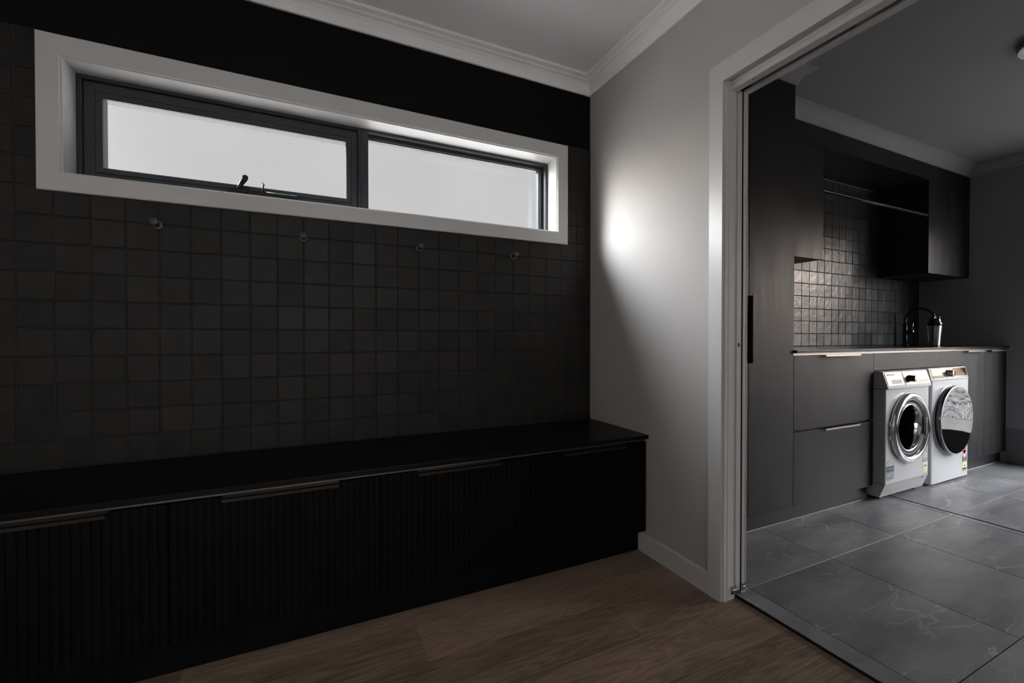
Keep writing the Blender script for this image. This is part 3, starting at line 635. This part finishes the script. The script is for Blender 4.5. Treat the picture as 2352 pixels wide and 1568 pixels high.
sp.tube([(CX0+.028, CY0-.010, zb+.205), (CX0+.056, CY0-.02, zb+.196)], [.006, .004], 12, 'satin'); sp.obj('flip_cap', lid)

# ------------------------------------------------------------------ washing machine
def ringdoor_w(t, cx, cz, yf):
    m_ = MB()
    # outer chrome ring: profile revolved about the y axis (h negative = towards viewer)
    m_.lathe([(.226, .030), (.228, .010), (.2275, -.010), (.224, -.022), (.216, -.029), (.206, -.0305), (.197, -.028), (.190, -.020), (.187, -.008)], (cx, yf, cz), 'y', 96, 'chrome')
    rg = m_.obj('door_ring', t)
    MB().lathe([(.2295, .034), (.2315, .018), (.2285, -.002), (.226, -.004)], (cx, yf, cz), 'y', 96, 'gloss').obj('hinge_band', t)
    MB().lathe([(.1890, -.018), (.1870, -.019), (.170, -.012), (.153, -.0075), (.1515, -.009)], (cx, yf, cz), 'y', 96, 'greygloss').obj('inner_bezel', t)
    MB().lathe([(.1518, -.009), (.1500, -.013), (.1470, -.013), (.1440, -.006), (.1400, .018), (.1375, .030)], (cx, yf, cz), 'y', 96, 'chrome').obj('porthole_trim', t)
    MB().lathe([(.1380, .024), (.134, .040), (.124, .060), (.100, .085), (.06, .098), (.0001, .102)], (cx, yf, cz), 'y', 96, 'bowl').obj('porthole_glass', t)
    return rg
wx0, wx1, wy = 3.256, 3.800, 1.462
wm = thing('washing_machine', 'white front-loading washing machine with a chrome round door', 'washing machine', ((wx0+wx1)/2, 1.75, FL))
def holed_front(mb, x0, x1, z0, z1, y, cx, cz, r, mat, n=96):
    # flat sheet with a round hole: bridge circle points to the rectangle outline
    vs = []
    for k in range(n):
        a = 2*math.pi*k/n; c, s_ = math.cos(a), math.sin(a)
        t = min(((x1-cx) if c > 0 else (x0-cx))/c if abs(c) > 1e-6 else 9, ((z1-cz) if s_ > 0 else (z0-cz))/s_ if abs(s_) > 1e-6 else 9)
        vs += [(cx+r*c, y, cz+r*s_), (cx+t*c, y, cz+t*s_)]
    mb.add(vs, [(2*k, 2*k+1, (2*k+3) % (2*n), (2*k+2) % (2*n)) for k in range(n)], mat)
    for (X, Z) in ((x0, z0), (x1, z0), (x0, z1), (x1, z1)):
        a = math.atan2(Z-cz, X-cx) % (2*math.pi); k = int(a/(2*math.pi/n)); p = vs[2*k+1]; q = vs[(2*k+3) % (2*n)]
        mb.add([p, (X, y, Z), q], [(0, 1, 2)], mat)
wb = MB(); DCX, DCZ = 3.530, .464
holed_front(wb, wx0+.006, wx1-.010, .125, .722, wy, DCX, DCZ, .187, 'white')
# shell behind the front sheet
wb.add([(wx0, 2.05, .125), (wx0, wy+.004, .125), (wx0+.006, wy, .125), (wx0, 2.05, .722), (wx0, wy+.004, .722), (wx0+.006, wy, .722)], [(0, 1, 4, 3), (1, 2, 5, 4)], 'white')
wb.add([(wx1, 2.05, .125), (wx1, wy+.012, .125), (wx1-.010, wy, .125), (wx1, 2.05, .722), (wx1, wy+.012, .722), (wx1-.010, wy, .722)], [(0, 1, 4, 3), (1, 2, 5, 4)], 'white')
wb.box(wx0, wx1, 2.048, 2.05, .125, .722, 'white').box(wx0, wx1, wy+.012, 2.05, .125, .127, 'white').box(wx0, wx1, wy+.012, 2.05, .720, .722, 'white')
wb.obj('body', wm)
MB().lathe([(.187, .002), (.187, .05), (.200, .06), (.200, .40), (.0001, .41)], (DCX, wy, DCZ), 'y', 64, 'dark').obj('drum', wm)
# plinth: front tapers back towards the floor
MB().prism([(wy+.0005, .1235), (wy+.030, .036), (2.05, .036), (2.05, .1235)], 'x', wx0+.002, wx1-.004, 'white').obj('plinth', wm)
for fx_ in (wx0+.06, wx1-.06):
    for fy_ in (wy+.07, 2.0):
        MB().lathe([(0, 0), (.020, 0), (.020, .010), (.012, .012), (.012, .0245)], (fx_, fy_, FL), 'z', 16, 'blackmat').obj('foot', wm)
# console (slanted)
cz0, cz1 = .724, .832; cyb, cyt = wy-.010, wy+.016
con = MB().prism([(cyb, cz0), (cyb, cz0+.016), (cyt, cz1-.004), (cyt+.006, cz1), (2.05, cz1), (2.05, cz0)], 'x', wx0, wx1, 'white'); cons = con.obj('console', wm, bevel=.0012)
def cy(z, off=0): return cyb+(cyt-cyb)*(z-cz0-.016)/(cz1-.004-cz0-.016)-off
def cquad(mb, x0, x1, z0, z1, mat, off=.0006, th=.0):
    a, b = cy(z0, off), cy(z1, off)
    mb.add([(x0, a, z0), (x1, a, z0), (x1, b, z1), (x0, b, z1), (x0, a+off, z0), (x1, a+off, z0), (x1, b+off, z1), (x0, b+off, z1)], [(0, 1, 2, 3), (0, 4, 5, 1), (1, 5, 6, 2), (2, 6, 7, 3), (3, 7, 4, 0)], mat)
dw = MB(); cquad(dw, wx0+.012, wx0+.205, cz0+.022, cz1-.010, 'satin', .0025); dwr = dw.obj('detergent_drawer', wm)
gp = MB(); cquad(gp, wx0+.060, wx0+.180, cz0+.030, cz0+.056, 'l_dgrey', .0030); gp.obj('grip', dwr)
tx = MB(); tx.text('FISHER & PAYKEL', (wx0+.026, cy(cz0+.083, .0034), cz0+.083), .0125, 'l_dgrey'); tx.obj('lettering', dwr)
cp = MB(); cquad(cp, wx0+.222, wx1-.010, cz0+.020, cz1-.008, 'satin', .0020); cpo = cp.obj('control_panel', wm)
kx, kz = wx0+.285, .782
MB().lathe([(0, -.034), (.0165, -.0345), (.0195, -.031), (.0205, -.004), (.0225, 0)], (kx, cy(kz, .002), kz), 'y', 36, 'blackmat').obj('dial', cpo)
MB().lathe([(0, -.0352), (.0140, -.0350), (.0165, -.0342), (.0175, -.032)], (kx, cy(kz, .002), kz), 'y', 36, 'satin').obj('dial_cap', cpo)
pm = MB()
for k in range(11): pm.box(kx+.045, kx+.088, cy(.755+k*.0058, .0028), cy(.755+k*.0058, .0020), .755+k*.0058, .757+k*.0058, 'l_dgrey')
for r_i in range(2):
    for k in range(6): pm.box(kx+.105+k*.021, kx+.113+k*.021, cy(.765-r_i*.010, .0030), cy(.765-r_i*.010, .0020), .765-r_i*.010, .7685-r_i*.010, 'l_dgrey')
pm.obj('programme_print', cpo)
MB().box(wx0+.004, wx1-.006, wy-.013, wy+.002, cz0-.001, cz0+.013, 'whiteplastic', .002).obj('console_lip', wm)
ringdoor_w(wm, 3.530, .464, wy)
MB().box(3.530+.170, 3.530+.183, wy-.027, wy-.012, .405, .52, 'greyplastic', .003).obj('door_pull', wm)
for zz in (.505, .415): MB().box(3.530-.236, 3.530-.222, wy-.012, wy+.002, zz-.012, zz+.012, 'chrome', .002).obj('hinge', wm)
# rating labels
la = MB(); y_ = wy-.0006
def arc_fan(mb, cx, cz, r0, r1, a0, a1, y, mat, n=24):
    vs = []
    for k in range(n+1):
        a = R(a0+(a1-a0)*k/n); vs += [(cx+r0*math.cos(a), y, cz+r0*math.sin(a)), (cx+r1*math.cos(a), y, cz+r1*math.sin(a))]
    mb.add(vs, [(2*k, 2*k+1, 2*k+3, 2*k+2) for k in range(n)], mat)
def dot(mb, cx, cz, r, y, mat, n=14): mb.add([(cx+r*math.cos(2*math.pi*k/n), y, cz+r*math.sin(2*math.pi*k/n)) for k in range(n)], [list(range(n))], mat)
lx = wx0+.012; lw = .092
la.box(lx, lx+lw, y_, wy, .140, .176, 'l_pale').box(lx, lx+lw, y_-.0001, wy, .150, .2, 'l_blue').box(lx, lx+lw, y_-.0002, wy, .203, .236, 'l_navy').box(lx, lx+lw, y_-.0003, wy, .198, .201, 'l_navy')
arc_fan(la, lx+lw*.5, .238, .022, .043, 25, 180, y_, 'l_grey'); dot(la, lx+lw*.5, .247, .014, y_, 'l_pale')
for k, a in enumerate((165, 135, 105, 75, 45)): dot(la, lx+lw*.5+.0325*math.cos(R(a)), .238+.0325*math.sin(R(a)), .0062, y_-.0003, 'l_white' if k < 4 else 'l_pale')
la.text('WATER RATING', (lx+.004, y_-.0006, .215), .0128, 'l_white'); la.text('68', (lx+.008, y_-.0006, .170), .034, 'l_white')
for k in range(4): la.box(lx+.010, lx+lw-.012-.006*(k % 2), y_-.0004, wy, .1655-k*.008, .1672-k*.008, 'l_dgrey')
la.obj('water_rating_label', wm)['label'] = 'blue and grey water rating sticker'
lb = MB(); lx2 = wx1-.078; lw2 = .066
lb.box(lx2, lx2+lw2, y_, wy, .132, .262, 'l_cream').box(lx2, lx2+lw2, y_-.0002, wy, .212, .240, 'l_grey').box(lx2, lx2+lw2, y_-.0002, wy, .132, .140, 'l_olive').box(lx2+.014, lx2+lw2-.014, y_-.0002, wy, .168, .205, 'l_white')
arc_fan(lb, lx2+lw2*.5, .243, .018, .036, 0, 180, y_-.0001, 'l_grey'); dot(lb, lx2+lw2*.5, .262, .011, y_-.0002, 'l_pale')
for a in (160, 128, 96, 64, 30): dot(lb, lx2+lw2*.5+.027*math.cos(R(a)), .243+.027*math.sin(R(a)), .005, y_-.0003, 'l_white')
lb.text('ENERGY', (lx2+.006, y_-.0006, .228), .0115, 'l_white'); lb.text('RATING', (lx2+.008, y_-.0006, .216), .0115, 'l_white'); lb.text('618', (lx2+.016, y_-.0006, .179), .020, 'l_dgrey')
lb.obj('energy_rating_label', wm)['label'] = 'faded cream energy rating sticker'
MB().box(wx1-.088, wx1-.066, wy-.0008, wy+.001, .110, .1145, 'l_black').obj('filter_slot', wm)

# ------------------------------------------------------------------ tumble dryer
dx0, dx1, dy = 3.878, 4.428, 1.480
dd = thing('tumble_dryer', 'white dryer with a large black glass round door', 'dryer', ((dx0+dx1)/2, 1.75, FL))
rb = .024
poly = [(dx0, 2.05), (dx0, dy+rb)]+[(dx0+rb-rb*math.cos(R(a)), dy+rb-rb*math.sin(R(a))) for a in (22, 45, 68, 90)]+[(dx1-.004, dy), (dx1, dy+.004), (dx1, 2.05)]
MB().prism(poly, 'z', .029, .744, 'white').obj('body', dd)
for fx_ in (dx0+.06, dx1-.06):
    for fy_ in (dy+.06, 2.0): MB().lathe([(0, 0), (.022, 0), (.022, .0175)], (fx_, fy_, FL), 'z', 16, 'blackmat').obj('foot', dd)
cz0, cz1 = .746, .833; cyb, cyt = dy, dy+.018
MB().prism([(cyb, cz0), (cyb+.001, cz0+.012), (cyt, cz1-.004), (cyt+.006, cz1), (2.05, cz1), (2.05, cz0)], 'x', dx0, dx1, 'white').obj('console', dd, bevel=.0012)
def cy(z, off=0): return cyb+.001+(cyt-cyb-.001)*(z-cz0-.012)/(cz1-.004-cz0-.012)-off
q = MB(); cquad(q, dx0+.026, dx1-.008, cz0+.012, cz1-.006, 'satin', .0016); cpd = q.obj('control_panel', dd)
q = MB(); cquad(q, dx0+.030, dx0+.175, cz0+.016, cz0+.034, 'l_dgrey', .0024); q.obj('drawer_grip', cpd)
q = MB(); cquad(q, dx0+.345, dx1-.014, cz0+.026, cz1-.009, 'gloss', .0026); dsp = q.obj('display', cpd)
q = MB()
for k in range(3): q.box(dx0+.45+k*.022, dx0+.462+k*.022, cy(.785, .0034), cy(.785, .0026), .783, .7865, 'l_pale')
q.obj('display_print', dsp)
kx, kz = dx0+.262, .792
MB().lathe([(0, -.030), (.020, -.0305), (.0225, -.027), (.0235, -.003), (.027, 0)], (kx, cy(kz, .0016), kz), 'y', 40, 'satin').obj('dial', cpd)
q = MB()
for k in range(14):
    a = R(-60+k*22); q.box(kx+.036*math.cos(a)-.0015, kx+.036*math.cos(a)+.0015, cy(kz+.036*math.sin(a), .0022), cy(kz+.036*math.sin(a), .0016), kz+.036*math.sin(a)-.0015, kz+.036*math.sin(a)+.0015, 'l_dgrey')
q.obj('programme_print', cpd)
DC = (4.160, dy, .463)
MB().lathe([(.250, .003), (.247, -.0005), (.240, -.004)], DC, 'y', 96, 'white').obj('door_recess', dd)
MB().lathe([(.241, .004), (.2445, -.010), (.2445, -.026), (.243, -.032)], DC, 'y', 96, 'gloss').obj('door_rim', dd)
MB().lathe([(.2432, -.031), (.2425, -.0355), (.2395, -.037), (.2340, -.0365)], DC, 'y', 96, 'satin').obj('door_ring', dd)
MB().lathe([(.2342, -.0362), (.2300, -.0360), (.12, -.0362), (.0001, -.0363)], DC, 'y', 96, 'mirrorblack').obj('door_glass', dd)
# triangle caution mark, energy label
ly = dy-.0005; q = MB()
q.add([(3.915, ly, .232), (3.953, ly, .232), (3.934, ly, .278)], [(0, 1, 2)], 'l_grey'); q.box(3.9325, 3.9355, ly-.0003, dy, .243, .262, 'l_pale')
q.obj('caution_mark', dd)['label'] = 'small grey triangle caution mark'
q = MB(); ex, ewd = 4.345, .064
q.box(ex, ex+ewd, ly-.0001, dy, .066, .074, 'l_green').box(ex, ex+ewd, ly-.0001, dy, .074, .134, 'l_yellow').box(ex, ex+ewd, ly-.0001, dy, .134, .168, 'l_black').box(ex+.011, ex+ewd-.011, ly-.0003, dy, .090, .120, 'l_white').box(ex, ex+ewd, ly-.0001, dy, .078, .086, 'l_olive')
arc_fan(q, ex+ewd*.5, .172, .0, .034, 0, 180, ly-.0001, 'l_red'); arc_fan(q, ex+ewd*.5, .222, 0, .029, 0, 360, ly-.0001, 'l_red', 30); q.box(ex+.012, ex+ewd-.012, ly-.0001, dy, .19, .215, 'l_red')
dot(q, ex+ewd*.5, .178, .014, ly-.0005, 'l_white')
for a in (160, 125, 55, 20): dot(q, ex+ewd*.5+.026*math.cos(R(a)), .176+.026*math.sin(R(a)), .005, ly-.0005, 'l_white')
for a in (185, 130, 90, 50, -5): dot(q, ex+ewd*.5+.019*math.cos(R(a)), .222+.019*math.sin(R(a)), .0045, ly-.0005, 'l_white')
q.text('ENERGY', (ex+.0055, ly-.0008, .154), .0120, 'l_white'); q.text('RATING', (ex+.0075, ly-.0008, .139), .0120, 'l_white'); q.text('68', (ex+.021, ly-.0008, .098), .020, 'l_dgrey')
q.obj('energy_rating_label', dd)['label'] = 'red, black and yellow energy rating sticker'

# ------------------------------------------------------------------ drain and ceiling fan
dn = MB().box(3.4315, 3.4425, -.2, 1.45, .0032, .0060, 'dark').box(3.4300, 3.4318, -.2, 1.45, .0032, FL-.0006, 'blackhard').box(3.4422, 3.4440, -.2, 1.45, .0032, FL-.0006, 'blackhard')
tag(dn.obj('floor_drain'), 'narrow black slot drain across the grey laundry tiles', 'drain')
FC = (3.325, .785)
fn = thing('exhaust_fan', 'round ceiling exhaust fan with a pale rim, cut by the photo edge', 'fan', (*FC, CZ))
MB().lathe([(.154, 0), (.154, -.006), (.151, -.028)], (*FC, CZ), 'z', 64, 'greyplastic').obj('housing', fn)  # side given a darker grey for the shade that falls on it
MB().lathe([(.151, -.0275), (.150, -.0305), (.1475, -.0315), (.1450, -.0305), (.1440, -.027)], (*FC, CZ), 'z', 64, 'fanw').obj('rim', fn)
MB().lathe([(.1445, -.0285), (.125, -.022), (.070, -.019), (.066, -.026), (.04, -.029), (0, -.030)], (*FC, CZ), 'z', 64, 'fangrey').obj('grille', fn)

# ------------------------------------------------------------------ glazed laundry door on the far wall (just outside the frame)
d2 = senf('door_2', (XF, (DY0+DY1)/2, 0)); fr2 = MB()
fr2.box(XF+.02, XF+.10, DY0, DY0+.035, FL, DZ, 'blackframe').box(XF+.02, XF+.10, DY1-.035, DY1, FL, DZ, 'blackframe').box(XF+.02, XF+.10, DY0+.035, DY1-.035, DZ-.035, DZ, 'blackframe').box(XF+.02, XF+.10, DY0+.035, DY1-.035, FL, .05, 'blackframe')
fr2.obj('door_frame', d2)
lf2 = MB(); a0, a1 = DY0+.037, DY1-.037
lf2.box(XF+.04, XF+.08, a0, a0+.05, .052, DZ-.037, 'blackframe').box(XF+.04, XF+.08, a1-.05, a1, .052, DZ-.037, 'blackframe').box(XF+.04, XF+.08, a0+.05, a1-.05, .052, .21, 'blackframe').box(XF+.04, XF+.08, a0+.05, a1-.05, DZ-.11, DZ-.037, 'blackframe')
l2 = lf2.obj('door_leaf', d2); MB().box(XF+.058, XF+.062, a0+.05, a1-.05, .21, DZ-.11, 'glass').obj('pane', l2)

# ------------------------------------------------------------------ outside yard: gravel ground and a paling fence
M['gravel'] = pmat('pale_gravel', (0.68, 0.66, 0.63), .9, bump=.01, bscale=40, var=.5, vscale=45)
M['paling'] = pmat('warm_timber_paling', (0.42, 0.29, 0.19), .8, var=.3, stretch=(6, 6, .6), vscale=3)
gm = MB().box(-14, XW-.13, -14, 14, -.16, -.13, 'gravel').box(XF+.141, 14, -14, 14, -.16, -.13, 'gravel').box(XW-.13, XF+.141, 2.301, 14, -.16, -.13, 'gravel').box(XW-.13, XF+.141, -14, YS-.121, -.16, -.13, 'gravel')
struct(gm.obj('ground'))
fe = MB()
for k in range(60): fe.box(9.0+.01*(k % 2), 9.02+.01*(k % 2), -6+k*.15, -6+k*.15+.142, -.13, 2.1, 'paling')
fe.box(9.03, 9.07, -6, 3, .3, .39, 'paling').box(9.03, 9.07, -6, 3, 1.6, 1.69, 'paling')
tag(fe.obj('paling_fence'), 'timber paling fence outside the laundry door', 'fence')
M['render'] = pmat('speckled_grey_render', (0.55, 0.55, 0.55), .9, var=.95, vscale=34)
tag(MB().box(8.45, 8.62, -6, 3, -.13, 1.0, 'render').box(8.42, 8.65, -6, 3, 1.0, 1.05, 'render').obj('garden_wall'), 'low speckled grey garden wall outside the laundry door', 'wall')
